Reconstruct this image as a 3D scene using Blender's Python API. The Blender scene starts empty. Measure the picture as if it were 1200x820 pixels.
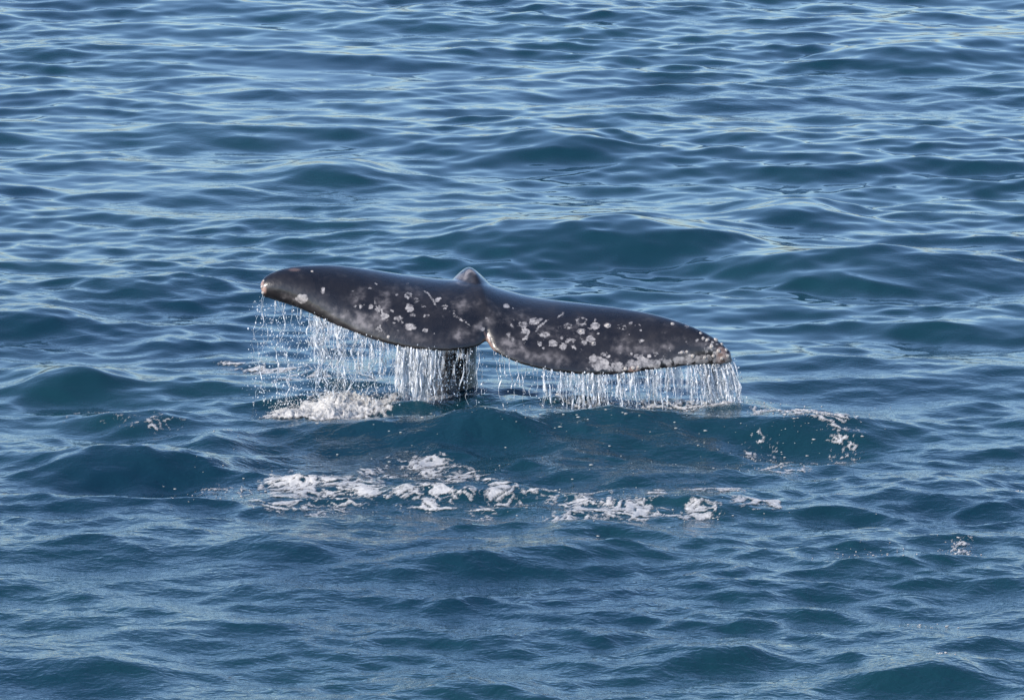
import bpy, bmesh, math, random
import numpy as np
from mathutils import Vector
from mathutils.bvhtree import BVHTree

R = math.radians
scene = bpy.context.scene
col = scene.collection

# ------------------------------------------------------------------ camera
CAM_H = 9.2                 # height of the boat's upper deck above the sea
DEP = R(9.5)                # downward tilt
VIEW_W = 6.4                # metres across the frame where the optical axis meets the sea
SLANT = CAM_H / math.sin(DEP)
cam_d = bpy.data.cameras.new('camera')
cam_d.sensor_width = 36.0
cam_d.lens = 36.0 * SLANT / VIEW_W
cam_d.clip_start = 0.1
cam_d.clip_end = 20000
cam = bpy.data.objects.new('camera', cam_d)
cam.location = (0, 0, CAM_H)
cam.rotation_euler = (math.pi / 2 - DEP, 0, 0)
col.objects.link(cam)
scene.camera = cam

# ------------------------------------------------------------------ sky and sun
SUN_EL = R(33)
SUN_AZ = R(232)             # compass angle from +Y, clockwise: behind the camera, to its left
world = bpy.data.worlds.new('World')
scene.world = world
world.use_nodes = True
wn = world.node_tree
wn.nodes.clear()
sky = wn.nodes.new('ShaderNodeTexSky')
sky.sky_type = 'NISHITA'
sky.sun_disc = False
sky.sun_elevation = SUN_EL
sky.sun_rotation = SUN_AZ
sky.air_density = 0.95
sky.dust_density = 1.3
sky.ozone_density = 5.0
bg = wn.nodes.new('ShaderNodeBackground')
bg.inputs['Strength'].default_value = 0.15
wo = wn.nodes.new('ShaderNodeOutputWorld')
wn.links.new(sky.outputs[0], bg.inputs[0])
wn.links.new(bg.outputs[0], wo.inputs[0])

sd = bpy.data.lights.new('sun', 'SUN')
sd.energy = 2.7
sd.angle = R(0.53)
sd.color = (1.0, 0.91, 0.80)
sun = bpy.data.objects.new('sun', sd)
sdir = Vector((math.sin(SUN_AZ) * math.cos(SUN_EL), math.cos(SUN_AZ) * math.cos(SUN_EL), math.sin(SUN_EL)))
sun.rotation_euler = sdir.to_track_quat('Z', 'Y').to_euler()
sun.location = sdir * 60
col.objects.link(sun)

scene.view_settings.view_transform = 'Standard'
scene.view_settings.look = 'None'
scene.view_settings.exposure = 0.78
scene.view_settings.gamma = 1.0
scene.view_settings.use_curve_mapping = False
scene.render.engine = 'CYCLES'
scene.cycles.use_denoising = True
scene.cycles.max_bounces = 10

# ------------------------------------------------------------------ helpers
PXM = VIEW_W / 1200.0 / SLANT           # radians per photo pixel (tangent units)
sD, cD = math.sin(DEP), math.cos(DEP)
def ray(px, py):
    u = (px - 600.0) * PXM; v = (410.0 - py) * PXM
    return Vector((u, cD + v * sD, -sD + v * cD))
def at_y(px, py, Y):
    d = ray(px, py); t = Y / d.y
    return Vector((d.x * t, Y, CAM_H + d.z * t))
def at_z(px, py, z=0.0):
    d = ray(px, py); t = (z - CAM_H) / d.z
    return Vector((d.x * t, d.y * t, z))

rng = np.random.default_rng(11)
_perm = rng.permutation(512).astype(np.int64)
_perm = np.concatenate([_perm, _perm, _perm])
_g2 = rng.random((512, 2)) * 2 - 1
_g2 /= np.linalg.norm(_g2, axis=1)[:, None]
_g3 = rng.normal(size=(512, 3)); _g3 /= np.linalg.norm(_g3, axis=1)[:, None]
def perlin2(x, y):
    x = np.asarray(x, np.float64); y = np.asarray(y, np.float64)
    xi = np.floor(x).astype(np.int64); yi = np.floor(y).astype(np.int64)
    xf = x - xi; yf = y - yi
    u = xf**3 * (xf * (xf * 6 - 15) + 10); v = yf**3 * (yf * (yf * 6 - 15) + 10)
    def g(ix, iy, dx, dy):
        h = _perm[_perm[ix & 511] + (iy & 511)]
        return _g2[h, 0] * dx + _g2[h, 1] * dy
    a = g(xi, yi, xf, yf); b = g(xi + 1, yi, xf - 1, yf)
    c = g(xi, yi + 1, xf, yf - 1); d = g(xi + 1, yi + 1, xf - 1, yf - 1)
    return ((a + (b - a) * u) * (1 - v) + (c + (d - c) * u) * v) * 1.5
def fbm2(x, y, o=4, gain=0.5):
    s = 0; a = 1.0; n = 0
    for i in range(o):
        s = s + a * perlin2(np.asarray(x) * 2**i + 17.3 * i, np.asarray(y) * 2**i - 9.1 * i); n += a; a *= gain
    return s / n * 1.6
def perlin3(x, y, z):
    xi = np.floor(x).astype(np.int64); yi = np.floor(y).astype(np.int64); zi = np.floor(z).astype(np.int64)
    xf = x - xi; yf = y - yi; zf = z - zi
    f = lambda t: t**3 * (t * (t * 6 - 15) + 10)
    u, v, w = f(xf), f(yf), f(zf)
    def g(i, j, k):
        h = _perm[_perm[_perm[(xi + i) & 511] + ((yi + j) & 511)] + ((zi + k) & 511)]
        return _g3[h, 0] * (xf - i) + _g3[h, 1] * (yf - j) + _g3[h, 2] * (zf - k)
    l = lambda a, b, t: a + (b - a) * t
    return 1.5 * l(l(l(g(0,0,0), g(1,0,0), u), l(g(0,1,0), g(1,1,0), u), v), l(l(g(0,0,1), g(1,0,1), u), l(g(0,1,1), g(1,1,1), u), v), w)
def fbm3(p, s, o=3):
    r = 0; a = 1.0; n = 0
    for i in range(o):
        q = p * (s * 2**i) + 13.7 * i
        r = r + a * perlin3(q[:, 0], q[:, 1], q[:, 2]); n += a; a *= 0.5
    return r / n * 1.6
def sstep(a, b, x):
    t = np.clip((x - a) / (b - a), 0, 1)
    return t * t * (3 - 2 * t)

def mesh_np(name, verts, quads=None, tris=None, smooth=True):
    me = bpy.data.meshes.new(name)
    verts = np.ascontiguousarray(verts, np.float32)
    me.vertices.add(len(verts)); me.vertices.foreach_set('co', verts.ravel())
    loops = []; starts = []; tot = 0
    for f, n in ((quads, 4), (tris, 3)):
        if f is not None and len(f):
            f = np.asarray(f, np.int32)
            loops.append(f.ravel()); starts.append(tot + np.arange(len(f), dtype=np.int32) * n); tot += f.size
    loops = np.concatenate(loops); starts = np.concatenate(starts)
    me.loops.add(len(loops)); me.loops.foreach_set('vertex_index', loops)
    me.polygons.add(len(starts)); me.polygons.foreach_set('loop_start', starts)
    me.polygons.foreach_set('use_smooth', np.full(len(starts), smooth, dtype=bool))
    me.update(calc_edges=True)
    return me
def link(name, me, mat=None, parent=None, label=None, cat=None, group=None, kind=None):
    o = bpy.data.objects.new(name, me); col.objects.link(o)
    if mat and me is not None and not me.materials: me.materials.append(mat)
    if parent: o.parent = parent
    if label: o['label'] = label
    if cat: o['category'] = cat
    if group: o['group'] = group
    if kind: o['kind'] = kind
    return o

# ------------------------------------------------------------------ materials
def newmat(name):
    m = bpy.data.materials.new(name); m.use_nodes = True
    return m, m.node_tree.nodes, m.node_tree.links, m.node_tree.nodes['Principled BSDF']
def node(N, t, **kw):
    n = N.new(t)
    for k, v in kw.items(): setattr(n, k, v)
    return n
def noise(N, L, vec, scale, detail=3, rough=0.5, dist=0.0):
    n = N.new('ShaderNodeTexNoise'); n.inputs['Scale'].default_value = scale
    n.inputs['Detail'].default_value = detail; n.inputs['Roughness'].default_value = rough
    n.inputs['Distortion'].default_value = dist
    if vec is not None: L.new(vec, n.inputs['Vector'])
    return n
def ramp(N, L, fac, stops):
    r = N.new('ShaderNodeValToRGB')
    e = r.color_ramp.elements
    while len(e) < len(stops): e.new(0.5)
    for i, (p, c) in enumerate(stops):
        e[i].position = p; e[i].color = (c[0], c[1], c[2], 1) if not isinstance(c, (int, float)) else (c, c, c, 1)
    L.new(fac, r.inputs[0]); return r

def mat_water():
    m, N, L, b = newmat('sea_water')
    b.inputs['Roughness'].default_value = 0.025
    b.inputs['IOR'].default_value = 1.333
    tc = N.new('ShaderNodeTexCoord')
    mp = N.new('ShaderNodeMapping'); mp.inputs['Scale'].default_value = (1.0, 1.0, 0.2); L.new(tc.outputs['Object'], mp.inputs[0])
    n0 = noise(N, L, mp.outputs[0], 0.35, 3)
    c = ramp(N, L, n0.outputs[0], [(0.3, (0.0038, 0.025, 0.043)), (0.7, (0.0060, 0.036, 0.048))])
    L.new(c.outputs[0], b.inputs['Base Color'])
    at = N.new('ShaderNodeAttribute'); at.attribute_name = 'ruffle'
    mp2 = N.new('ShaderNodeMapping'); mp2.inputs['Scale'].default_value = (1.0, 1.35, 1.0); mp2.inputs['Rotation'].default_value = (0, 0, R(12)); L.new(tc.outputs['Object'], mp2.inputs[0])
    n1 = noise(N, L, mp2.outputs[0], 6.5, 2, 0.5, 0.8)
    n2 = noise(N, L, mp2.outputs[0], 23, 2, 0.5, 0.5)
    mx = node(N, 'ShaderNodeMath', operation='MULTIPLY_ADD'); mx.inputs[1].default_value = 0.46
    L.new(n2.outputs[0], mx.inputs[0]); L.new(n1.outputs[0], mx.inputs[2])
    mu = node(N, 'ShaderNodeMath', operation='MULTIPLY'); L.new(mx.outputs[0], mu.inputs[0]); L.new(at.outputs['Fac'], mu.inputs[1])
    bp = N.new('ShaderNodeBump'); bp.inputs['Strength'].default_value = 1.0; bp.inputs['Distance'].default_value = 0.012
    L.new(mu.outputs[0], bp.inputs['Height']); L.new(bp.outputs[0], b.inputs['Normal'])
    return m
def mat_foam(name, lace):
    m, N, L, b = newmat(name)
    tc = N.new('ShaderNodeTexCoord')
    n1 = noise(N, L, tc.outputs['Object'], 30, 4, 0.6)
    c = ramp(N, L, n1.outputs[0], [(0.3, (0.36, 0.36, 0.355)), (0.62, (0.56, 0.545, 0.52))])
    L.new(c.outputs[0], b.inputs['Base Color'])
    b.inputs['Roughness'].default_value = 0.6
    b.inputs['Subsurface Weight'].default_value = 0.0
    at = N.new('ShaderNodeAttribute'); at.attribute_name = 'dens'
    mp = N.new('ShaderNodeMapping'); mp.inputs['Scale'].default_value = (1, 0.5, 1); L.new(tc.outputs['Object'], mp.inputs[0])
    n4 = noise(N, L, mp.outputs[0], 42, 4, 0.6, 0.8)
    ad = node(N, 'ShaderNodeMath', operation='MULTIPLY_ADD'); ad.inputs[1].default_value = 1.25; L.new(at.outputs['Fac'], ad.inputs[0]); L.new(n4.outputs[0], ad.inputs[2])
    al = ramp(N, L, ad.outputs[0], [(0.42, 0.0), (0.86, 0.95)]); 
    if lace: L.new(al.outputs[0], b.inputs['Alpha'])
    n2 = noise(N, L, tc.outputs['Object'], 90, 3, 0.6)
    bp = N.new('ShaderNodeBump'); bp.inputs['Strength'].default_value = 0.8; bp.inputs['Distance'].default_value = 0.006
    L.new(n2.outputs[0], bp.inputs['Height']); L.new(bp.outputs[0], b.inputs['Normal'])
    return m
def mat_stream(name, white):
    m, N, L, b = newmat(name)
    b.inputs['Base Color'].default_value = (0.80, 0.83, 0.86, 1)
    b.inputs['Roughness'].default_value = 0.06
    b.inputs['IOR'].default_value = 1.333
    tc = N.new('ShaderNodeTexCoord')
    mp = N.new('ShaderNodeMapping'); mp.inputs['Scale'].default_value = (1, 1, 0.35); L.new(tc.outputs['Object'], mp.inputs[0])
    n1 = noise(N, L, mp.outputs[0], 45, 3, 0.6)
    c = ramp(N, L, n1.outputs[0], [(white - 0.14, 1.0), (white + 0.14, 0.0)])
    L.new(c.outputs[0], b.inputs['Transmission Weight'])
    n2 = noise(N, L, tc.outputs['Object'], 120, 2, 0.5)
    bp = N.new('ShaderNodeBump'); bp.inputs['Strength'].default_value = 0.5; bp.inputs['Distance'].default_value = 0.004
    L.new(n2.outputs[0], bp.inputs['Height']); L.new(bp.outputs[0], b.inputs['Normal'])
    return m
def mat_skin():
    m, N, L, b = newmat('whale_skin')
    tc = N.new('ShaderNodeTexCoord')
    at = N.new('ShaderNodeAttribute'); at.attribute_name = 'skin'
    sp = N.new('ShaderNodeSeparateColor'); L.new(at.outputs['Color'], sp.inputs[0])
    n1 = noise(N, L, tc.outputs['Object'], 7, 5, 0.6, 0.4)
    dark = ramp(N, L, n1.outputs[0], [(0.3, (0.0055, 0.0048, 0.0056)), (0.55, (0.0125, 0.0104, 0.0106)), (0.8, (0.026, 0.0215, 0.0205))])
    n2 = noise(N, L, tc.outputs['Object'], 60, 4, 0.65)
    # grey mottling and the painted ridge sheen
    a1 = node(N, 'ShaderNodeMath', operation='MULTIPLY_ADD'); a1.inputs[1].default_value = 0.9; a1.inputs[2].default_value = -0.45; L.new(n2.outputs[0], a1.inputs[0])
    a2 = node(N, 'ShaderNodeMath', operation='ADD', use_clamp=True); L.new(a1.outputs[0], a2.inputs[0]); L.new(sp.outputs[1], a2.inputs[1])
    g = node(N, 'ShaderNodeMath', operation='MULTIPLY', use_clamp=True); L.new(a2.outputs[0], g.inputs[0]); L.new(sp.outputs[1], g.inputs[1])
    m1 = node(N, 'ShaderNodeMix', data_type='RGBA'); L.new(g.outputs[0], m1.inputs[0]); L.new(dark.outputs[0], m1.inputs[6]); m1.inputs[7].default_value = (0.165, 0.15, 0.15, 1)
    # pale scars, edges broken by noise
    s1 = node(N, 'ShaderNodeMath', operation='MULTIPLY_ADD'); s1.inputs[1].default_value = 1.1; L.new(n2.outputs[0], s1.inputs[0]); L.new(sp.outputs[0], s1.inputs[2])
    s2 = ramp(N, L, s1.outputs[0], [(0.80, 0.0), (1.45, 1.0)])
    m2 = node(N, 'ShaderNodeMix', data_type='RGBA'); L.new(s2.outputs[0], m2.inputs[0]); L.new(m1.outputs[2], m2.inputs[6]); 
    n5 = noise(N, L, tc.outputs['Object'], 34, 5, 0.7)
    sc_ = ramp(N, L, n5.outputs[0], [(0.36, (0.11, 0.10, 0.10)), (0.5, (0.25, 0.235, 0.23)), (0.64, (0.42, 0.39, 0.37))]); L.new(sc_.outputs[0], m2.inputs[7])
    # raw pink edges
    m3 = node(N, 'ShaderNodeMix', data_type='RGBA'); L.new(sp.outputs[2], m3.inputs[0]); L.new(m2.outputs[2], m3.inputs[6]); m3.inputs[7].default_value = (0.46, 0.30, 0.24, 1)
    L.new(m3.outputs[2], b.inputs['Base Color'])
    r = ramp(N, L, n1.outputs[0], [(0.3, 0.22), (0.7, 0.40)]); L.new(r.outputs[0], b.inputs['Roughness'])
    b.inputs['Specular IOR Level'].default_value = 0.5
    b.inputs['Coat Weight'].default_value = 0.7; b.inputs['Coat Roughness'].default_value = 0.12; b.inputs['Coat IOR'].default_value = 1.33
    bp = N.new('ShaderNodeBump'); bp.inputs['Strength'].default_value = 0.5; bp.inputs['Distance'].default_value = 0.005
    n3 = noise(N, L, tc.outputs['Object'], 38, 4, 0.6); L.new(n3.outputs[0], bp.inputs['Height']); L.new(bp.outputs[0], b.inputs['Normal'])
    return m
M_WATER, M_FOAM, M_SPRAY, M_SKIN = mat_water(), mat_foam('sea_foam', True), mat_foam('white_spray', False), mat_skin()
M_STREAM = mat_stream('falling_water', 0.54)
M_DROP = mat_stream('water_drop', 0.46)

# ------------------------------------------------------------------ the sea
_bands = [  # wavelength range, count, slope rms, spread (deg), mean direction (deg from -Y)
    (3.2, 7.5, 10, 0.024, 22, 8),
    (0.95, 2.3, 44, 0.064, 32, -8),
    (0.36, 0.90, 80, 0.094, 36, 6),
    (0.12, 0.34, 110, 0.104, 44, 0)]
WV = []
wr = np.random.default_rng(5)
for bi, (l0, l1, n, s, spread, mean) in enumerate(_bands):
    lam = np.exp(np.linspace(math.log(l0), math.log(l1), n) + wr.normal(0, .02, n))
    ang = np.radians(mean + wr.normal(0, spread, n))
    amp = s * math.sqrt(2.0 / n) * lam / (2 * math.pi) * (0.6 + 0.8 * wr.random(n))
    k = 2 * math.pi / lam
    for i in range(n):
        WV.append((k[i] * math.sin(ang[i]), -k[i] * math.cos(ang[i]), k[i], amp[i], wr.random() * 6.283, bi))
CHOP = 0.95
YC = at_z(600, 410).y

# named swells: photo pixel of the crest's middle, half width (m), half depth (m), height, slant of the crest (m of y per m of x)
_sw = [(655, 478, 1.25, 0.40, 0.14, 0.00), (505, 481, .26, .22, .035, .2), (585, 478, .22, .2, .03, -.2), (700, 476, .34, .22, .04, .1), (800, 482, .2, .18, .03, -.3), (875, 484, .2, .2, .035, .1), (560, 506, .3, .16, .035, .25), (760, 512, .34, .16, .035, -.2), (480, 520, .25, .16, .03, .1), (670, 524, .3, .18, .035, .15), (860, 518, .26, .18, .035, -.2), (610, 540, .3, .18, .03, -.1), (740, 548, .28, .18, .03, .2),
       (690, 264, 1.00, 0.62, 0.15, 0.00), (985, 300, 0.95, 0.55, 0.11, -0.25),
       (925, 235, 0.36, 0.45, 0.10, 0.0), (30, 360, 0.40, 0.42, 0.10, 0.0), (85, 436, 0.32, 0.36, 0.10, 0.0),
       (150, 522, 0.62, 0.34, 0.12, 0.25), (262, 508, 0.16, 0.22, 0.06, 0.0), (150, 488, 0.36, 0.22, 0.05, -0.1),
       (400, 192, 0.42, 0.42, 0.09, 0.0), (660, 160, 0.40, 0.45, 0.09, 0.0), (1060, 55, 0.6, 0.5, 0.09, 0.0), (190, 330, 0.5, 0.4, 0.06, 0.1),
       (1080, 775, 0.40, 0.30, 0.09, 0.0), (830, 752, 0.35, 0.28, 0.06, 0.1), (340, 640, 0.3, 0.25, 0.05, 0.0), (200, 616, 0.25, 0.22, 0.05, -0.2),
       (600, 648, 0.55, 0.28, 0.07, 0.3), (520, 570, 0.5, 0.25, 0.05, 0.1), (780, 580, 0.45, 0.25, 0.06, -0.1), (945, 500, 0.42, 0.25, 0.07, -0.25),
       (560, 790, 0.35, 0.25, 0.07, 0.0), (1090, 570, 0.5, 0.3, 0.07, 0.1), (130, 770, 0.4, 0.3, 0.05, 0.0)]
SWELL = []
for (px, py, wx, wy, h, sl) in _sw:
    p = at_z(px, py, h)
    SWELL.append((p.x, p.y, wx, wy * 1.2, h, sl))

def sea(x, y, cell=0.03):
    """displaced surface point of the flat-sea point (x, y)"""
    x = np.asarray(x, np.float32); y = np.asarray(y, np.float32)
    cell = np.broadcast_to(np.asarray(cell, np.float32), x.shape)
    near = 1.0 / (1.0 + np.exp(np.clip((y - YC) / 3.0, -30, 30)))
    inr = (np.abs(x) < 400) & (np.abs(y) < 400)
    patch = np.where(inr, fbm2(x * 0.32 + 3.1, y * 0.22 + 8.7, 3), 0).astype(np.float32)
    stir = np.exp(-np.clip((((x - 0.05) / 2.0)**2 + ((y - YC + 3.9) / 2.6)**2)**2, 0, 50)).astype(np.float32)
    m3 = np.clip(0.70 + 0.50 * patch + 0.45 * near + 0.40 * stir, 0.2, 1.8)
    m2 = np.clip(0.88 + 0.40 * patch + 0.25 * near + 0.25 * stir, 0.4, 1.6)
    m1 = np.clip(0.75 - 0.25 * patch + 0.35 * near, 0.4, 1.4)
    mods = [np.ones_like(x), m1, m2, m3]
    X = x.copy(); Y = y.copy(); Z = np.zeros_like(x)
    for (kx, ky, k, a, ph, b) in WV:
        th = kx * x + ky * y + ph
        w = a * mods[b]
        w = w * np.clip(6.2832 / k / (cell * 3.0) - 1.0, 0, 1)
        s = np.sin(th); c = np.cos(th)
        Z += w * s
        X += CHOP * w * c * (kx / k)
        Y += CHOP * w * c * (ky / k)
    for (cx, cy, wx, wy, h, sl) in SWELL:
        dx = (x - cx) / wx
        dy = (y - cy - sl * (x - cx)) / wy
        g = np.exp(-np.abs(dx)**2.6)
        d = np.where(dy < 0, dy * 1.15, dy * 0.85)
        e = h * g * (np.exp(-d * d) - 0.35 * np.exp(-((d + 1.5) / 0.9)**2))
        Z += e
    return X, Y, Z
def sea_z(x, y):
    return float(sea(np.array([x]), np.array([y]))[2][0])
def sea_at(px, py):
    z = 0.0
    for i in range(6):
        p = at_z(px, py, z); z = 0.5 * z + 0.5 * sea_z(p.x, p.y)
    return at_z(px, py, z)

def axis(lo, hi, step0, step1, far, g=1.085):
    a = [lo]
    while a[-1] < hi:
        f = (a[-1] - lo) / (hi - lo); a.append(a[-1] + step0 + (step1 - step0) * f)
    s = step1
    while a[-1] < far: s *= g; a.append(a[-1] + s)
    b = [lo]; s = step0
    while b[-1] > -far: s *= g; b.append(b[-1] - s)
    return np.array(b[:0:-1] + a)
def build_sea():
    ax = axis(-5.6, 5.6, 0.024, 0.024, 6000)
    ay = axis(42.5, 75.0, 0.030, 0.050, 6000)
    XX, YY = np.meshgrid(ax, ay)
    cell = np.maximum(*np.meshgrid(np.gradient(ax), np.gradient(ay)))
    cell = np.where(cell < 0.052, 0.03, cell)
    X, Y, Z = sea(XX.ravel(), YY.ravel(), cell.ravel())
    nx, ny = len(ax), len(ay)
    i = np.arange(nx * ny, dtype=np.int32).reshape(ny, nx)
    q = np.stack([i[:-1, :-1], i[:-1, 1:], i[1:, 1:], i[1:, :-1]], -1).reshape(-1, 4)
    me = mesh_np('sea', np.stack([X, Y, Z], 1), q)
    # how wind-ruffled the surface is (drives the finest ripples)
    x, y = XX.ravel(), YY.ravel()
    inr = (np.abs(x) < 400) & (np.abs(y) < 400)
    ruf = np.where(inr, fbm2(x * 0.35 + 30, y * 0.2 + 4, 3), 0)
    near = 1 / (1 + np.exp(np.clip((y - YC + 3.2) / 2.0, -30, 30)))
    pc = at_z(610, 535)
    stir = np.exp(-(((x - pc.x) / 2.0)**2 + ((y - pc.y) / 2.4)**2)**2)
    v = np.clip(0.12 + 0.25 * ruf + 0.85 * near + 0.45 * stir, 0.05, 1.3)
    at = me.attributes.new('ruffle', 'FLOAT', 'POINT'); at.data.foreach_set('value', v.astype(np.float32))
    link('sea', me, M_WATER, kind='structure', label='rippled dark blue sea with short pale-backed wind waves', cat='sea')
    print('sea verts', nx * ny)
build_sea()

# ------------------------------------------------------------------ the whale's tail
Y0 = at_z(600, 470).y          # the tail stock breaks the surface about here
# station: leading-edge pixel, its distance past Y0, trailing-edge pixel, its distance
ROOT = ((557, 333), 0.02, (570, 400), -0.50)
LEFT = [((518, 331), .03, (557, 407), -.56), ((478, 325.5), .00, (525, 411), -.59), ((432, 317.5), -.06, (480, 408.5), -.58),
        ((390, 312), -.12, (437, 398), -.53), ((350, 312.5), -.20, (392, 380.5), -.46), ((326, 317), -.26, (352, 362.5), -.39),
        ((311, 324), -.30, (324, 353), -.35), ((304, 333), -.325, (308, 348), -.335)]
RIGHT = [((590, 343.5), .03, (581, 413), -.57), ((630, 352), -.02, (615, 428), -.62), ((680, 357), -.09, (665, 437.5), -.62),
         ((730, 363), -.17, (720, 439), -.60), ((775, 371.5), -.27, (770, 433), -.56), ((815, 384.5), -.38, (815, 428), -.51),
         ((842, 399), -.44, (845, 427), -.48), ((857, 412), -.465, (859, 424), -.475)]
def resample(P, n):
    """Catmull-Rom through P, n points"""
    P = np.array([list(p) for p in P]); m = len(P)
    Q = np.vstack([2 * P[0] - P[1], P, 2 * P[-1] - P[-2]])
    out = []
    for s in np.linspace(0, m - 1 - 1e-6, n):
        i = int(s); t = s - i
        a, b, c, d = Q[i], Q[i + 1], Q[i + 2], Q[i + 3]
        out.append(0.5 * ((2 * b) + (-a + c) * t + (2 * a - 5 * b + 4 * c - d) * t * t + (-a + 3 * b - 3 * c + d) * t**3))
    return np.array(out)
def fluke(side):
    st = [ROOT] + side
    NS, NC = 90, 40
    Lp = resample([at_y(*s[0], Y0 + s[1]) for s in st], NS)
    Tp = resample([at_y(*s[2], Y0 + s[3]) for s in st], NS)
    up = np.zeros((NS, 3))
    for i in range(NS):
        sp = (Lp[min(i + 1, NS - 1)] + Tp[min(i + 1, NS - 1)] - Lp[max(i - 1, 0)] - Tp[max(i - 1, 0)])
        n = np.cross(sp, Tp[i] - Lp[i]); n /= np.linalg.norm(n) + 1e-9
        up[i] = n if n[2] > 0 else -n
    mid = np.cross([1.0, 0, -0.12], Tp[0] - Lp[0]); mid /= np.linalg.norm(mid); mid = mid if mid[2] > 0 else -mid
    for i in range(NS):
        w = max(0.0, 1 - (i / (NS - 1)) / 0.22); w = w * w * (3 - 2 * w)
        up[i] = up[i] * (1 - w) + mid * w; up[i] /= np.linalg.norm(up[i])
    c = 0.5 - 0.5 * np.cos(np.linspace(0, math.pi, NC))
    f = np.linspace(0, 1, NS)
    th = 0.115 * (1 - f)**0.7 * 1.0 + 0.022
    th *= np.sqrt(np.clip(1 - f**12, 0.05, 1))
    prof = np.sqrt(np.clip(c, 0, 1)) * (1 - c)**0.75 * 1.75      # rounded front, thin rear
    prof = np.maximum(prof, 0.0)
    camber = 0.055 * (1 - f) + 0.025
    verts = []
    for sgn in (1, -1):
        for i in range(NS):
            for j in range(NC):
                p = Lp[i] * (1 - c[j]) + Tp[i] * c[j]
                p = p + up[i] * (camber[i] * (4 * c[j] * (1 - c[j])) ** 0.9)
                rim = 0.009 * min(1, math.sqrt(max(0, 1 - (2 * c[j] - 1)**30)))
                verts.append(p + up[i] * sgn * (0.5 * th[i] * prof[j] + rim))
    verts = np.array(verts); off = NS * NC
    idx = lambda s, i, j: s * off + i * NC + j
    q = []
    for i in range(NS - 1):
        for j in range(NC - 1):
            q.append((idx(0, i, j), idx(0, i, j + 1), idx(0, i + 1, j + 1), idx(0, i + 1, j)))
            q.append((idx(1, i, j), idx(1, i + 1, j), idx(1, i + 1, j + 1), idx(1, i, j + 1)))
        for j in (0, NC - 1):
            q.append((idx(0, i, j), idx(0, i + 1, j), idx(1, i + 1, j), idx(1, i, j)))
    for j in range(NC - 1):
        for i in (0, NS - 1):
            q.append((idx(0, i, j), idx(1, i, j), idx(1, i, j + 1), idx(0, i, j + 1)))
    return verts, q, Tp
def loft(spine):
    """spine: (point, half width in x, half thickness) -> closed tube"""
    C = resample([tuple(s[0]) + (s[1], s[2]) for s in spine], 70)
    NR = 36; verts = []; q = []
    for i, c in enumerate(C):
        d = C[min(i + 1, 69)][:3] - C[max(i - 1, 0)][:3]; d /= np.linalg.norm(d)
        X = np.array([1.0, 0, 0]); Nn = np.cross(X, d); Nn /= np.linalg.norm(Nn); Xn = np.cross(d, Nn)
        for a in np.linspace(0, 2 * math.pi, NR, endpoint=False):
            ca, sa = math.cos(a), math.sin(a)
            verts.append(c[:3] + Xn * c[3] * ca * (1 - 0.55 * max(0.0, sa)) + Nn * c[4] * sa)
    n = len(C)
    for i in range(n - 1):
        for j in range(NR):
            k = (j + 1) % NR
            q.append((i * NR + j, i * NR + k, (i + 1) * NR + k, (i + 1) * NR + j))
    return np.array(verts), q, [list(range(NR))[::-1], [(n - 1) * NR + j for j in range(NR)]]
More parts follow.
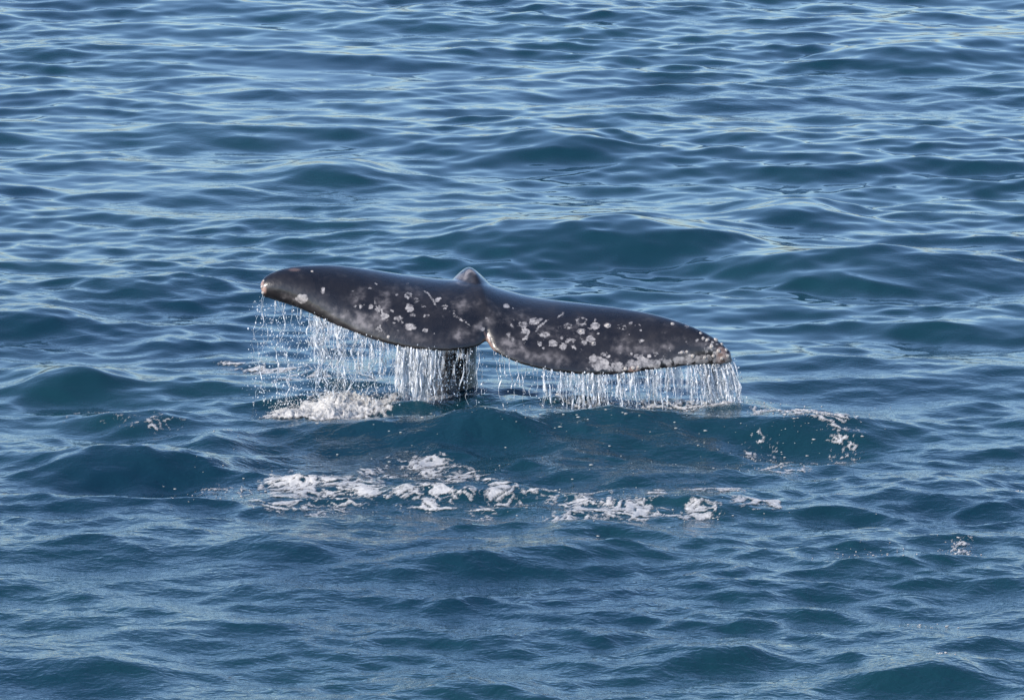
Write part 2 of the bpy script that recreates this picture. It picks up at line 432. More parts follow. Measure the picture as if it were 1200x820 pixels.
def build_whale():
    bm = bmesh.new()
    trails = []
    for side in (LEFT, RIGHT):
        v, q, T = fluke(side); trails.append(T)
        vs = [bm.verts.new(p) for p in v]
        for f in q: bm.faces.new([vs[k] for k in f])
    def S(px, py, dy, w, t): return (at_y(px, py, Y0 + dy), w, t)
    sp = [S(568, 388, -0.40, .03, .02), S(567, 373, -0.28, .055, .055), S(563, 353, -0.17, .085, .09), S(555, 338, -0.07, .112, .108), S(547, 336, 0.05, .12, .112),
          S(542, 360, 0.24, .118, .115), S(536, 405, 0.30, .122, .13), S(529, 450, 0.28, .165, .17)]
    b = sp[-1][0]
    for dz, dy, w, t in ((-.35, .03, .25, .27), (-.9, .25, .30, .36), (-1.7, .9, .48, .52), (-2.4, 2.0, .62, .64)):
        sp.append((Vector((b.x - .02, b.y + dy, dz)), w, t))
    v, q, caps = loft(sp)
    vs = [bm.verts.new(p) for p in v]
    for f in q + caps: bm.faces.new([vs[k] for k in f])
    bmesh.ops.recalc_face_normals(bm, faces=bm.faces)
    me = bpy.data.meshes.new('tail_source'); bm.to_mesh(me); bm.free()
    tmp = bpy.data.objects.new('tail_source', me); col.objects.link(tmp)
    m = tmp.modifiers.new('r', 'REMESH'); m.mode = 'VOXEL'; m.voxel_size = 0.0085
    s = tmp.modifiers.new('s', 'SMOOTH'); s.factor = 0.5; s.iterations = 12
    dg = bpy.context.evaluated_depsgraph_get()
    body = bpy.data.meshes.new_from_object(tmp.evaluated_get(dg))
    bpy.data.objects.remove(tmp); bpy.data.meshes.remove(me)
    body.name = 'whale'
    body.polygons.foreach_set('use_smooth', np.ones(len(body.polygons), bool))
    P = np.empty(len(body.vertices) * 3, np.float32); body.vertices.foreach_get('co', P); P = P.reshape(-1, 3).astype(np.float64)
    bvh = BVHTree.FromPolygons([tuple(p) for p in P[:]], [tuple(p.vertices) for p in body.polygons])
    def hit(px, py):
        d = ray(px, py).normalized()
        h = bvh.ray_cast(Vector((0, 0, CAM_H)), d)[0]
        return None if h is None else np.array(h)
    warp = np.stack([fbm3(P, 14, 2), fbm3(P + 5, 14, 2), fbm3(P + 9, 14, 2)], 1) * 0.012
    Q = P + warp
    W1 = P + np.stack([fbm3(P, 45, 2), fbm3(P + 5, 45, 2), fbm3(P + 9, 45, 2)], 1) * 0.006
    # only the upper skin carries these marks: distance is measured in 3D from the marked point
    scar = np.zeros(len(P)); grey = np.zeros(len(P)); pink = np.zeros(len(P))
    mpx = 0.00495
    pr = random.Random(9)
    def frame(px, py):
        c = hit(px, py)
        if c is None: return None
        e1, e2 = hit(px + 3, py), hit(px, py + 3)
        if e1 is None: e1 = c + np.array([3 * mpx, 0, 0])
        if e2 is None: e2 = c + np.array([0, -6 * mpx, -1.5 * mpx])
        return c, (e1 - c) / 3, (e2 - c) / 3
    def coords(px, py, src, rad):
        fr = frame(px, py)
        if fr is None: return None
        c, a, b = fr
        near = np.where(np.sum((src - c)**2, 1) < (rad * 0.013)**2)[0]
        A = np.stack([a, b], 1)
        uv = (src[near] - c) @ np.linalg.pinv(A).T
        return near, uv
    def spot(px, py, rx, ry, v, arr, ring=0.0, rot=0.0, soft=0.35, src=None):
        r = coords(px, py, P if src is None else src, max(rx, ry) * 1.6)
        if r is None: return
        i, uv = r
        ca, sa = math.cos(R(rot)), math.sin(R(rot))
        u = (uv[:, 0] * ca + uv[:, 1] * sa) / rx; w = (-uv[:, 0] * sa + uv[:, 1] * ca) / ry
        d = np.sqrt(u * u + w * w)
        g = 1 - sstep(1 - soft, 1 + soft * 0.6, d)
        if ring: g = g * (1 - ring * (1 - sstep(0.25, 0.7, d)))
        arr[i] = np.maximum(arr[i], v * g)
    # round barnacle scars: px, py, half width, half height, strength, hollow centre
    for s in [(354, 350, 8, 6.2, .95, .15), (378, 340, 2.5, 5, .6, 0), (478, 346, 6.5, 5, .8, .45), (488, 352, 4.5, 4, .4, 0), (480, 361, 6, 5.5, .72, .3),
              (467, 373, 7, 5, .72, .25), (481, 383, 7.5, 5.5, .75, .3), (444, 386, 4.5, 4.5, .7, .6), (498, 387, 4, 3, .7, 0), (521, 359, 5, 4, .85, .55),
              (530, 366, 5.5, 4, .45, .3), (477, 332, 3, 2, .6, 0), (455, 395, 2.5, 2.5, .95, 0), (451, 370, 6, 3, .75, 0), (443, 365, 3, 3, .6, 0), (433, 338, 3, 2.2, .6, 0), (465, 345, 2, 2, .6, 0),
              (366, 318, 2.2, 1.8, .8, 0), (440, 332, 1.5, 2, .6, 0), (330, 340, 2, 1.6, .4, 0),
              (613, 380, 8, 5.5, .72, .2), (626, 376, 7.5, 5.5, .72, .2), (616, 388, 7, 4.5, .62, 0), (638, 392, 8, 4.5, .70, .2), (665, 382, 6.5, 4.5, .68, .35), (646, 385, 3, 2.5, .5, 0),
              (681, 376, 9, 7.5, .72, .8), (697, 382, 7, 5, .62, .2), (681, 388, 7, 4, .85, 0), (712, 381, 4.5, 3.8, .85, .2), (692, 397, 5.5, 5, .78, 0), (695, 402, 5, 3.2, .9, 0),
              (700, 390, 3, 3, .62, 0), (671, 399, 5, 4, .75, 0), (648, 402, 6.5, 5, .70, 0), (660, 406, 5.5, 5, .85, 0), (674, 408, 2.5, 2.2, .7, 0), (728, 383, 8, 5, .50, .2), (656, 384, 4, 3, .5, .3),
              (788, 379, 2.8, 2.2, 1, 0), (805, 382, 4, 3.2, .55, .2), (821, 390, 2, 2, 1, 0), (829, 398, 3.2, 2.6, .85, 0), (839, 398, 3.5, 3, .85, 0), (846, 403, 2.8, 2.8, .8, 0),
              (834, 406, 3.5, 4, .85, 0), (824, 396, 2.5, 2, .7, 0), (851, 409, 3, 3, .6, 0), (799, 413, 5, 2.2, .9, 0), (846, 419, 5, 3, .7, 0), (838, 414, 4, 3, .6, 0), (826, 404, 3, 2, .5, 0)]:
        spot(s[0], s[1], s[2] * .9, s[3] * .9, s[4] * (.82 + .3 * math.sin(s[0] * 1.3)), scar, s[5], soft=0.45, src=W1)
    for (cx, cy, sx, sy, n_, r0) in ((650, 392, 34, 11, 26, 2.6), (465, 365, 26, 16, 20, 2.2), (835, 408, 14, 9, 26, 2.0), (705, 423, 16, 7, 16, 2.4), (425, 360, 16, 9, 8, 1.6), (770, 420, 34, 5, 18, 2.2), (590, 380, 22, 14, 10, 2.2), (740, 385, 40, 10, 8, 2.0)):
        for k in range(n_):
            r_ = r0 * pr.uniform(.5, 1.5)
            spot(pr.gauss(cx, sx), pr.gauss(cy, sy), r_ * pr.uniform(1, 1.5), r_, pr.uniform(.25, .58), scar, 0, pr.uniform(-40, 40), .5, W1)
    # scratches
    for s in [(506, 350, 13, 1.5, .85, 58), (498, 342, 4, 2, .5, 40), (540, 374, 14, 2.2, .55, 32), (448, 366, 16, 1.6, .6, 68), (441, 358, 12, 1.4, .5, 75), (447, 385, 10, 1.6, .5, 62),
              (635, 380, 10, 2.0, .75, -38), (657, 369, 7, 1.6, .72, -42), (629, 387, 5, 1.6, .6, -60), (420, 352, 12, 1.5, .35, 70), (784, 408, 7, .9, .55, 60), (573, 396, 6, 2.0, .95, 80)]:
        spot(s[0], s[1], s[2], s[3], s[4] * .72, scar, 0, s[5], soft=0.7)
    # blotchy grey mottling, plus the ridge bump's sky sheen painted in as grey
    for s in [(395, 365, 26, 7, .7, 18), (418, 348, 12, 9, .5, -40), (415, 372, 16, 9, .6, 40), (430, 378, 10, 8, .6, 50), (448, 358, 10, 22, .45, 10), (385, 362, 12, 6, .55, 0), (340, 349, 14, 4, .45, 15),
              (545, 392, 24, 9, .60, -8), (560, 384, 10, 6, .6, -20), (600, 405, 16, 8, .95, 18), (622, 417, 18, 6, .8, 18), (580, 370, 12, 12, .4, 0), (600, 370, 14, 10, .32, 0),
              (650, 420, 30, 9, .42, 0), (740, 405, 26, 10, .45, 4), (775, 408, 14, 7, .45, 0), (690, 425, 40, 8, .4, 0), (660, 390, 50, 16, .28, 10), (800, 418, 30, 6, .5, -5), (830, 408, 22, 10, .35, 20),
              (540, 325, 13, 9, .85, -35), (548, 318, 7, 4, .8, 0), (545, 352, 14, 16, .3, 0), (500, 395, 30, 8, .28, 4), (470, 340, 30, 12, .15, 10)]:  # the pale pair on the ridge top is painted sky reflection
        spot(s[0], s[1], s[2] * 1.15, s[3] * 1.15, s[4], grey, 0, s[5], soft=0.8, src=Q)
    n = fbm3(P, 9, 4); n2 = fbm3(P + 3.3, 26, 3); grey = np.clip(grey * (1.0 + 1.0 * n + 0.8 * n2) + 0.42 * np.clip(n + 0.5 * n2 - 0.05, 0, 1), 0, 1)
    scar = np.clip(scar + np.where(n2 > 0.55, (n2 - 0.55) * 1.0, 0) * np.clip(n + .4, 0, 1), 0, 1)
    # crusted pale band along the lower fluke's trailing edge
    for px in range(700, 858, 5):
        e = 437 - (px - 700) * 0.02 if px < 730 else 436 - (px - 730) * 0.085
        e = min(e, 438)
        amp = (0.60 if px > 715 else 0.42) + 0.16 * math.sin(px * .11)
        spot(px, e - 7.5 - 2.5 * math.sin(px * .35), 6.0, 5.0 + 1.6 * math.sin(px * .9), amp + 0.15 * math.sin(px * 1.7), scar, 0, 0, soft=0.6, src=Q)
    for px, py, r in ((706, 425, 8), (695, 420, 5), (713, 417, 3), (700, 432, 5), (725, 432, 6), (752, 421, 4)):
        spot(px, py, r, r * .8, .74, scar, 0, 0, .4, Q)
    scar *= np.clip(0.95 + 0.5 * fbm3(P + 7.7, 30, 3), 0.35, 1.25)
    # raw pinkish rims: the notch, the tips
    for px, py, rx, ry, v, rot in ((577, 408, 8, 1.8, .42, 48), (590, 418.5, 8, 1.6, .3, 36), (606, 426.5, 9, 1.5, .22, 22), (571, 397, 1.5, 4, .4, 0), (306, 332, 3, 5, .7, 10), (308, 340, 4, 5, .75, 0), (307, 346, 3, 2.5, .6, 0),
                                   (345, 316, 7, 2.2, .22, 0), (742, 433, 6, 3, .5, -5), (845, 424, 6, 3, .35, 0)):
        spot(px, py, rx, ry, v, pink, 0, rot, .5)
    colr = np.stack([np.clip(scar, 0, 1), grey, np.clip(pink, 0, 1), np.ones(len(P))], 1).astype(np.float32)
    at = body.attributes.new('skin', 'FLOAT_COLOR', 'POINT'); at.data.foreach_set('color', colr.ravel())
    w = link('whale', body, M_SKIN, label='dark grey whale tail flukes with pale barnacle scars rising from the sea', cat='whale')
    print('whale verts', len(P))
    return w, trails, bvh
WHALE, TRAILS, WBVH = build_whale()
# ------------------------------------------------------------------ barnacles still on the skin
def mat_barnacle():
    m, N, L, b = newmat('barnacle_shell')
    tc = N.new('ShaderNodeTexCoord'); n = noise(N, L, tc.outputs['Object'], 120, 3)
    c = ramp(N, L, n.outputs[0], [(0.3, (0.28, 0.25, 0.22)), (0.7, (0.55, 0.51, 0.47))]); L.new(c.outputs[0], b.inputs['Base Color'])
    b.inputs['Roughness'].default_value = 0.7
    return m
def barnacle_mesh():
    V = []; F = []; n = 10
    prof = ((1.0, -0.25), (0.95, 0.15), (0.72, 0.5), (0.42, 0.62), (0.30, 0.45))
    for (r, z) in prof:
        for j in range(n):
            a = 2 * math.pi * j / n; k = r * (1.0 if j % 2 else 0.88)
            V.append((k * math.cos(a), k * math.sin(a), z))
    for i in range(len(prof) - 1):
        for j in range(n):
            k = (j + 1) % n; F.append((i * n + j, i * n + k, (i + 1) * n + k, (i + 1) * n + j))
    F.append([(len(prof) - 1) * n + j for j in range(n)])
    me = bpy.data.meshes.new('barnacle'); me.from_pydata(V, [], F); me.materials.append(mat_barnacle()); return me
BME = barnacle_mesh()
br = random.Random(4)
for px, py, r in [(788, 379, 11), (821, 390, 9), (829, 398, 13), (839, 398, 14), (846, 403, 11), (834, 406, 14), (824, 396, 9), (851, 410, 12), (842, 411, 12), (853, 417, 11), (846, 420, 13), (836, 417, 11),
                  (712, 381, 14), (455, 395, 9), (742, 431, 15), (748, 430, 11), (733, 432, 11), (799, 413, 10), (805, 412, 9), (812, 417, 11), (826, 419, 12), (366, 318, 8), (307, 336, 13), (308, 343, 11), (306, 330, 10), (309, 329, 9), (695, 402, 10), (681, 388, 11)]:
    d = ray(px, py).normalized(); h = WBVH.ray_cast(Vector((0, 0, CAM_H)), d)
    if h[0] is None: continue
    o = link('barnacle', BME, parent=WHALE)
    o.location = h[0]; k = r * 0.001 * br.uniform(.8, 1.15); o.scale = (k, k * br.uniform(.8, 1), k * .8)
    o.rotation_euler = h[1].to_track_quat('Z', 'Y').to_euler()

# ------------------------------------------------------------------ foam lying on the sea
def foam_mesh(name, ells, scale=5.5, thr=0.34, thick=0.003, lump=0.004, seed=0.0, dx=0.008, dy=0.013, heap=0.0):
    """ells: (photo px, py, half width px, half height px, strength); thin sheet whose edge dips under the water"""
    E = []
    for (px, py, rx, ry, s, *far) in ells:
        c = at_y(px, py, far[0]) if far else sea_at(px, py); E.append((c.x, c.y, rx * 0.0052, ry * 0.0052 / sD, s))
    x0 = min(e[0] - e[2] * 1.25 for e in E); x1 = max(e[0] + e[2] * 1.25 for e in E)
    y0 = min(e[1] - e[3] * 1.25 for e in E); y1 = max(e[1] + e[3] * 1.25 for e in E)
    ax = np.arange(x0, x1, dx); ay = np.arange(y0, y1, dy)
    XX, YY = np.meshgrid(ax, ay); x = XX.ravel(); y = YY.ravel()
    m = np.full(x.shape, -1.0)
    for (cx, cy, rx, ry, s) in E:
        d = ((x - cx) / rx)**2 + ((y - cy) / ry)**2
        m = np.maximum(m, s * (1 - d))
    wx = x + 0.10 * fbm2(x * 3 + seed, y * 2.2 + 4, 3); wy = y + 0.14 * fbm2(x * 3 + 9, y * 2.2 + seed, 3)
    n = fbm2(wx * scale + seed * 3, wy * scale * 1.2 + seed, 6, 0.68)
    rid = 1 - 2 * np.abs(fbm2(wx * scale * 1.6 + 40 + seed, wy * scale * 1.9 + 7, 5, 0.6))
    val = m + 0.68 * n + 0.55 * (rid - 0.45) - thr - 0.06
    X, Y, Z = sea(x, y)
    pos = np.clip(val, 0, 1)
    off = np.where(val > 0, thick * (1 - np.exp(-val * 7)) + lump * pos * (1 + fbm2(x * 30, y * 20, 3)), 0.0) + np.where(val > -0.28, 0.0025, (np.maximum(val, -0.6) + 0.28) * 0.03)
    if heap:
        off = off + heap * np.clip(m, 0, 1)**0.9 * pos * (0.85 + 0.45 * fbm2(x * 6, y * 4 + seed, 4, .5))
    V = np.stack([X, Y, Z + off], 1)
    nx, ny = len(ax), len(ay)
    i = np.arange(nx * ny).reshape(ny, nx)
    q = np.stack([i[:-1, :-1], i[:-1, 1:], i[1:, 1:], i[1:, :-1]], -1).reshape(-1, 4)
    q = q[(val[q] > -0.34).any(1)]
    used = np.unique(q); remap = np.zeros(nx * ny, np.int64); remap[used] = np.arange(len(used))
    me = mesh_np(name, V[used], remap[q])
    at = me.attributes.new('dens', 'FLOAT', 'POINT'); at.data.foreach_set('value', val[used].astype(np.float32))
    return me

FG = 'foam patches afloat before the tail'
def foam(ells, label, group=FG, **kw):
    return link('foam_patch', foam_mesh('foam_patch', ells, **kw), M_FOAM, label=label, cat='foam', group=group)
foam([(345, 566, 52, 19, .56), (395, 565, 52, 18, .52), (425, 572, 34, 15, .52), (325, 585, 34, 14, .40), (380, 598, 34, 9, .42)], 'broad lacy white foam patch with many dark holes, widest of the patches before the tail', seed=1.0)
foam([(490, 548, 42, 9, .42), (520, 556, 34, 9, .38), (445, 556, 34, 8, .34)], 'bright rounded foam cap just below the tail stock', seed=2.0, thr=.30)
foam([(545, 560, 24, 9, .55), (590, 573, 32, 10, .40), (625, 585, 34, 9, .36), (510, 581, 55, 9, .50), (560, 602, 18, 9, .42)], 'ragged foam streak with loose scraps between the lacy patch and the long curl', seed=3.3)
foam([(690, 590, 42, 13, .45), (735, 598, 55, 12, .46), (665, 606, 40, 8, .4), (815, 600, 38, 6, .45), (770, 577, 12, 5, .5)], 'long curling white foam streak trailing two thin tails', seed=4.1)
foam([(832, 573, 38, 8, .46), (880, 588, 24, 7, .45), (905, 592, 20, 5, .5)], 'short foam ridge with a thin tail beside the long curl', seed=5.2, thr=.32)
foam([(920, 545, 30, 9, .32), (890, 532, 20, 6, .25)], 'thin scattered foam scraps below the crest that runs from the lower fluke', seed=6.4, scale=7)
foam([(945, 490, 50, 9, .44), (985, 505, 18, 17, .40), (905, 484, 34, 7, .48)], 'broken foam glinting along the wave crest beside the lower fluke', group='foam on wave crests', seed=7.7, scale=8, lump=.016)
CREST = foam([(105, 487, 26, 4, .16), (150, 492, 22, 4, .16), (190, 496, 26, 4, .16)], 'thin foam line on a small dark crest away from the higher fluke', group='foam on wave crests', seed=9.3, scale=8)
CREST['kind'] = 'stuff'
foam([(250, 572, 22, 6, .22), (285, 575, 16, 6, .22)], 'few loose foam scraps off the end of the lacy patch', seed=10.3, scale=8)
foam([(290, 428, 40, 7, .26), (330, 432, 50, 9, .30), (365, 440, 50, 9, .3), (400, 445, 50, 10, .25)], 'thin foam lines behind the streams of the higher fluke', group='foam around the tail', seed=11.9, scale=6)
foam([(495, 474, 60, 9, .6, Y0 - .1), (545, 478, 45, 7, .45, Y0 - .15)], 'churned white water around the tail stock', group='foam around the tail', seed=12.5, scale=7, lump=.02)
foam([(800, 482, 80, 7, .5, Y0 - .55), (700, 484, 60, 6, .35, Y0 - .6)], 'churned white water under the streams of the lower fluke', group='foam around the tail', seed=13.7, scale=7, lump=.025)
foam([(1128, 641, 16, 5, .42)], 'small burst of white water on a ripple far from the tail', group='foam on wave crests', seed=14.2, scale=11, lump=.02)

# ------------------------------------------------------------------ water running off the flukes
def px_of(p):
    v = Vector(p) - Vector((0, 0, CAM_H))
    dep = v.y * cD - v.z * sD
    return 600 + v.x / dep / PXM, 410 - (v.y * sD + v.z * cD) / dep / PXM
EDGE = []
for T in TRAILS:
    pp = np.array([px_of(t)[0] for t in T]); o = np.argsort(pp); EDGE.append((pp[o], T[o]))
def edge(side, px):
    pp, T = EDGE[side]
    return np.array([np.interp(px, pp, T[:, k]) for k in range(3)])

sr = np.random.default_rng(77)
NS_ = 7
def tube_run(C, r, V, F):
    """closed tapered tube through centres C with radii r"""
    n = len(C); base = len(V)
    ang = np.linspace(0, 2 * math.pi, NS_, endpoint=False)
    for i in range(n):
        for a in ang: V.append((C[i][0] + r[i] * math.cos(a), C[i][1] + r[i] * math.sin(a), C[i][2]))
    for i in range(n - 1):
        for j in range(NS_):
            k = (j + 1) % NS_
            F.append((base + i * NS_ + j, base + (i + 1) * NS_ + j, base + (i + 1) * NS_ + k, base + i * NS_ + k))
    V.append((C[0][0], C[0][1], C[0][2] + r[0])); t = len(V) - 1
    V.append((C[-1][0], C[-1][1], C[-1][2] - r[-1])); b = len(V) - 1
    for j in range(NS_):
        k = (j + 1) % NS_
        F.append((t, base + j, base + k)); F.append((b, base + (n - 1) * NS_ + k, base + (n - 1) * NS_ + j))
DROPS = {'l': [], 'r': [], 'm': []}
def stream(p0, length, r0, drift, gap0, gap1, wob, key, beads=0.5):
    step = 0.009; n = max(4, int(length / step)); sd = sr.random() * 100
    f = np.linspace(0, 1, n); s = f * length
    wx = fbm2(s * 5 + sd, np.full(n, sd), 3) * wob * np.minimum(1, f * 3); wy = fbm2(s * 5 + sd + 31, np.full(n, sd), 2) * wob * np.minimum(1, f * 3)
    C = np.stack([p0[0] + drift[0] * f**0.6 + wx, p0[1] + drift[1] * f**0.6 + wy, p0[2] - s], 1)
    nz = fbm2(s * 16 + sd, np.full(n, sd * 1.7), 3)
    bead = fbm2(s * 45 + sd, np.full(n, sd * 2.3), 2)
    r = 0.58 * r0 * np.clip(0.70 + 0.7 * nz + (beads + .3) * bead, 0.12, 2.2)
    gap = nz * 0.5 + 0.5 * fbm2(s * 7 + sd + 50, np.full(n, sd), 2) < (gap0 + (gap1 - gap0) * f - 0.5)
    gap[:3] = False
    r = np.where(gap, 0.0008, r)
    r[1:-1] = np.where(gap[1:-1], r[1:-1], (r[1:-1] * 2 + r[:-2] + r[2:]) / 4)
    r[-3:] *= (0.8, 0.6, 0.4)
    V = []; F = []
    tube_run(C, r, V, F)
    for q in range(int(length * 26)):
        f_ = sr.random(); k = min(n - 1, int(f_ * n))
        DROPS[key].append((C[k] + sr.normal(0, 0.016 + 0.022 * f_, 3) * (1, 1, .6), 0.0018 + 0.0038 * sr.random()**2))
    return V, F
def add_stream(side, px, r0, label, group, drift=(0, 0), gap=(0.0, 0.3), wob=0.02, key='l', frac=1.0, back=0.0):
    p = edge(side, px) + np.array([0, back + 0.006, 0.010])
    zw = sea_z(p[0] + drift[0], p[1] + drift[1])
    V, F = stream(p, (p[2] - zw + 0.03) * frac, r0, drift, gap[0], gap[1], wob, key)
    if not F: return
    me = bpy.data.meshes.new('water_stream'); me.from_pydata([tuple(map(float, v)) for v in V], [], F)
    me.polygons.foreach_set('use_smooth', np.ones(len(F), bool)); me.update()
    link('water_stream', me, M_STREAM, label=label, cat='water stream', group=group)
L1 = 'dripping string of water falling from the tip of the higher fluke'
for px, r, d, fr in ((304, .006, -.05, 1), (306, .005, -.02, .8), (310, .004, -.04, .6), (322, .007, .02, 1), (326, .006, .05, 1), (330, .005, .03, 1), (335, .004, -.05, .5), (343, .005, .0, .35), (347, .004, .03, .4)):
    add_stream(0, px, r, L1, 'drips from the higher fluke tip', (d, 0), (.28, .70), .055, 'l', fr)
L2 = 'tangled white stream pouring off the higher fluke between tip and tail stock'
for px in np.concatenate([sr.uniform(352, 408, 30), sr.uniform(405, 462, 26)]):
    add_stream(0, px, (.0028 + .009 * sr.random()**2), L2, 'streams from the higher fluke', (sr.normal(0, .025), sr.normal(-.02, .03)), (.14, .66), .06, 'l', sr.uniform(.4, 1.05))
L3 = 'white stream of water falling before the tail stock'
for px in np.concatenate([sr.uniform(461, 512, 22), sr.uniform(508, 566, 9)]):
    add_stream(0, px, (.003 + .009 * sr.random()**2), L3, 'streams before the tail stock', (sr.normal(0, .015), sr.normal(0, .03)), (.06, .42), .03, 'm', sr.uniform(.6, 1.05))
for px in sr.uniform(466, 504, 20):
    add_stream(0, px, sr.uniform(.007, .014), L3, 'streams before the tail stock', (sr.normal(0, .012), sr.normal(.03, .03)), (.0, .38), .02, 'm', sr.uniform(.55, .95))
L4 = 'thin broken stream of water falling from the lower fluke near the notch'
for px in (577, 584, 588, 597, 603, 606, 612, 618, 626, 632):
    add_stream(1, px, sr.uniform(.004, .008), L4, 'streams near the notch', (sr.normal(0, .01), 0), (.18, .50), .03, 'r', sr.uniform(.5, 1.0))
L5 = 'straight white stream in the curtain of water falling off the lower fluke'
for px in np.concatenate([sr.uniform(636, 700, 32), sr.uniform(700, 822, 62)]):
    add_stream(1, px, (.003 + .0115 * sr.random()**1.8), L5, 'curtain of streams from the lower fluke', (sr.normal(.012, .012), sr.normal(-.02, .03)), (.05, .40), .02, 'r', sr.uniform(.6, 1.1))
L6 = 'white stream in the dense sheaf of water falling off the lower fluke tip'
for px in sr.uniform(810, 859, 58):
    add_stream(1, px, (.0035 + .011 * sr.random()**1.6), L6, 'sheaf of streams from the lower fluke tip', (sr.normal(.03 + (px - 818) * .001, .02), sr.normal(-.02, .035)), (.02, .24), .02, 'r', 1.05)

def mat_sheet():
    m, N, L, b = newmat('water_film')
    b.inputs['Base Color'].default_value = (0.74, 0.77, 0.80, 1); b.inputs['Roughness'].default_value = 0.12; b.inputs['IOR'].default_value = 1.333
    tc = N.new('ShaderNodeTexCoord'); mp = N.new('ShaderNodeMapping'); mp.inputs['Scale'].default_value = (1, 1, 0.10); L.new(tc.outputs['Object'], mp.inputs[0])
    n1 = noise(N, L, mp.outputs[0], 52, 4, 0.62, 0.25)
    mp2 = N.new('ShaderNodeMapping'); mp2.inputs['Scale'].default_value = (1, 1, 0.6); L.new(tc.outputs['Object'], mp2.inputs[0])
    n2 = noise(N, L, mp2.outputs[0], 30, 4, 0.6)
    at = N.new('ShaderNodeAttribute'); at.attribute_name = 'dens'
    a1 = node(N, 'ShaderNodeMath', operation='MULTIPLY_ADD'); a1.inputs[1].default_value = 0.55; L.new(n2.outputs[0], a1.inputs[0]); L.new(n1.outputs[0], a1.inputs[2])
    a2 = node(N, 'ShaderNodeMath', operation='ADD'); L.new(a1.outputs[0], a2.inputs[0]); L.new(at.outputs['Fac'], a2.inputs[1])
    al = ramp(N, L, a2.outputs[0], [(0.74, 0.0), (0.98, 0.72)]); L.new(al.outputs[0], b.inputs['Alpha'])
    bp = N.new('ShaderNodeBump'); bp.inputs['Strength'].default_value = 0.8; bp.inputs['Distance'].default_value = 0.01; L.new(n1.outputs[0], bp.inputs['Height']); L.new(bp.outputs[0], b.inputs['Normal'])
    return m
M_SHEET = mat_sheet()
def water_sheet(side, p0, p1, frac, dens, drift, label, back=0.0):
    nc, nr = max(8, int((p1 - p0) / 1.5)), 26; V = []; D = []
    sd = p0 * 0.37
    for layer in (0, 1):
        for j in range(nr):
            f = j / (nr - 1)
            for i in range(nc):
                g = i / (nc - 1); e = edge(side, p0 + (p1 - p0) * g) + np.array([0, 0.012 + back, 0.006])
                ln = (e[2] + 0.03) * frac * (0.8 + 0.2 * math.sin(g * 9 + sd) + 0.12 * math.sin(g * 23 + sd))
                x = e[0] + drift * f**0.6 + 0.012 * math.sin(7 * f + 5 * g + sd) * f
                y = e[1] + (0.018 * math.sin(g * 17 + sd) + 0.012 * math.sin(g * 41 + 3 * f)) * min(1, f * 4) + (0.003 if layer else 0)
                V.append((x, y, e[2] - ln * f)); D.append(dens - 0.22 * f**1.5 - 0.30 * (abs(2 * g - 1))**6)
    F = []; o = nc * nr; ix = lambda l, j, i: l * o + j * nc + i
    for j in range(nr - 1):
        for i in range(nc - 1):
            F.append((ix(0, j, i), ix(0, j + 1, i), ix(0, j + 1, i + 1), ix(0, j, i + 1)))
            F.append((ix(1, j, i), ix(1, j, i + 1), ix(1, j + 1, i + 1), ix(1, j + 1, i)))
        for i in (0, nc - 1): F.append((ix(0, j, i), ix(1, j, i), ix(1, j + 1, i), ix(0, j + 1, i)))
    for i in range(nc - 1):
        for j in (0, nr - 1): F.append((ix(0, j, i), ix(0, j, i + 1), ix(1, j, i + 1), ix(1, j, i)))
    me = mesh_np('water_sheet', np.array(V), F)
    at = me.attributes.new('dens', 'FLOAT', 'POINT'); at.data.foreach_set('value', np.array(D, np.float32))
    link('water_sheet', me, M_SHEET, label=label, cat='water sheet', group='sheets of water falling from the flukes')
water_sheet(0, 462, 512, .92, .20, -.01, 'broad pale sheet of water falling beside the tail stock')
water_sheet(0, 468, 506, .85, .16, .01, 'inner pale sheet of water behind the broad one beside the tail stock', .05)
water_sheet(0, 358, 410, .85, .06, .01, 'ragged thin sheet of water under the middle of the higher fluke')
water_sheet(0, 405, 465, .75, .00, 0, 'torn thin sheet of water between the ragged and the broad ones')
water_sheet(0, 512, 564, .8, -.04, 0, 'thin clear sheet of water falling before the dark tail stock')
water_sheet(1, 634, 722, .95, .05, .012, 'thin streaked sheet of water under the middle of the lower fluke')
water_sheet(1, 716, 815, .98, .08, .02, 'long streaked sheet of water under the crusted edge of the lower fluke')
water_sheet(1, 808, 859.5, 1.02, .18, .05, 'dense white sheet of water falling off the lower fluke tip')

# ------------------------------------------------------------------ splash and loose drops
_ico = bmesh.new(); bmesh.ops.create_icosphere(_ico, subdivisions=1, radius=1.0)
ICO_V = np.array([v.co[:] for v in _ico.verts]); ICO_F = np.array([[v.index for v in f.verts] for f in _ico.faces]); _ico.free()
def drops(name, items, label, mat, flat=None):
    P = np.array([i[0] for i in items]); r = np.array([i[1] for i in items])
    st = sr.uniform(.8, 1.6, len(r)) if flat is None else np.full(len(r), flat)
    wd = np.ones(len(r)) if flat is None else sr.uniform(1.0, 2.6, len(r))
    V = (ICO_V[None] * np.stack([r * wd, r, r * st], 1)[:, None, :] + P[:, None, :]).reshape(-1, 3)
    F = (ICO_F[None] + (np.arange(len(r)) * len(ICO_V))[:, None, None]).reshape(-1, 3)
    return link(name, mesh_np(name, V, None, F), mat, label=label, cat='water drops', kind='stuff')
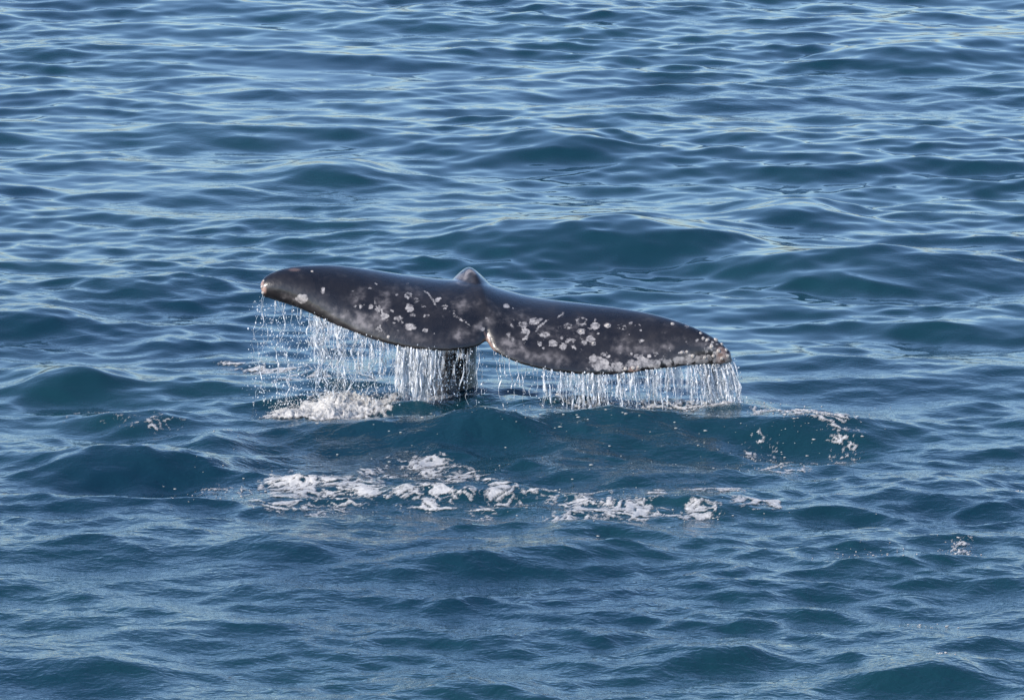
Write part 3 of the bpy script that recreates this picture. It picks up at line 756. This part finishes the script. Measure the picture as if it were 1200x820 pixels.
# more free drops: spray off the higher fluke, in front of the tail stock, at the foot of the curtain
for k in range(1300):
    a = sr.normal(0, 1); p = edge(0, 303 + abs(sr.normal(0, 70)) + 3)
    p = p + np.array([sr.normal(-.02, .05), sr.normal(-.02, .05), -sr.random()**0.8 * 0.62]); DROPS['l'].append((p, .0012 + .0042 * sr.random()**3))
for k in range(1100):
    p = at_y(sr.normal(518, 30), sr.uniform(412, 482), Y0 - 0.22 - .25 * sr.random()); DROPS['m'].append((np.array(p), .0012 + .0048 * sr.random()**3))
for k in range(700):
    p = edge(1, sr.uniform(640, 862)); DROPS['r'].append((p + np.array([sr.normal(.02, .03), sr.normal(-.03, .05), -.02 - .38 * sr.random()]), .0012 + .0038 * sr.random()**3))
for key in DROPS:
    DROPS[key] = [d for d in DROPS[key] if d[0][2] > 0.0]
drops('water_drops', DROPS['l'], 'loose drops flying around the streams of the higher fluke', M_DROP)
drops('water_drops', DROPS['m'], 'loose drops glinting before the tail stock', M_DROP)
drops('water_drops', DROPS['r'], 'loose drops around the curtain of the lower fluke', M_DROP)

me = foam_mesh('splash', [(355, 491, 48, 8, .8), (395, 484, 44, 13, 1.0), (425, 480, 36, 10, .7), (440, 477, 30, 5, .5)], scale=7, thr=.20, thick=.006, lump=.004, heap=.085, seed=21.0, dx=.007, dy=.010)
SPL = link('splash', me, M_FOAM, label='heaped white splash where the higher fluke sheds its water', cat='splash', group='foam around the tail')
it = []
Pv = np.empty(len(me.vertices) * 3, np.float32); me.vertices.foreach_get('co', Pv); Pv = Pv.reshape(-1, 3)
sel = Pv[sr.choice(len(Pv), 5200)]
hz = sel[:, 2] - sea(sel[:, 0], sel[:, 1])[2]
for p in sel[hz > .012]:
    it.append((p + np.array([sr.normal(0, .035), sr.normal(0, .04), abs(sr.normal(0, .045))]), .0010 + .0030 * sr.random()**3))
drops('spray_drops', it, 'fine spray leaping from the heaped white splash', M_SPRAY)
it = []
for (cx, cy, sx, sy, n) in ((945, 495, 40, 14, 150), (700, 505, 130, 14, 70), (560, 500, 90, 10, 50), (890, 520, 40, 14, 60), (480, 560, 130, 20, 160), (760, 590, 90, 14, 100), (1125, 640, 12, 5, 60), (1015, 645, 28, 4, 40), (700, 631, 8, 2, 14), (1196, 572, 6, 1.5, 12), (1100, 775, 8, 3, 14), (270, 508, 6, 5, 14), (250, 565, 40, 12, 50), (1080, 722, 20, 5, 14)):  # foam flecks, some of them white specks placed as sun glints on wave faces
    p = np.array([at_z(cx + sr.normal(0, sx), cy + sr.normal(0, sy), 0.03)[:2] for k in range(n)])
    X, Y, Z = sea(p[:, 0], p[:, 1])
    for k in range(n): it.append((np.array([X[k], Y[k], Z[k] + .002]), .0018 + .005 * sr.random()**3))
drops('foam_and_glint_flecks', it, 'tiny white flecks and bubbles strewn over the disturbed water, some standing in for sun glints', M_SPRAY, 0.5)
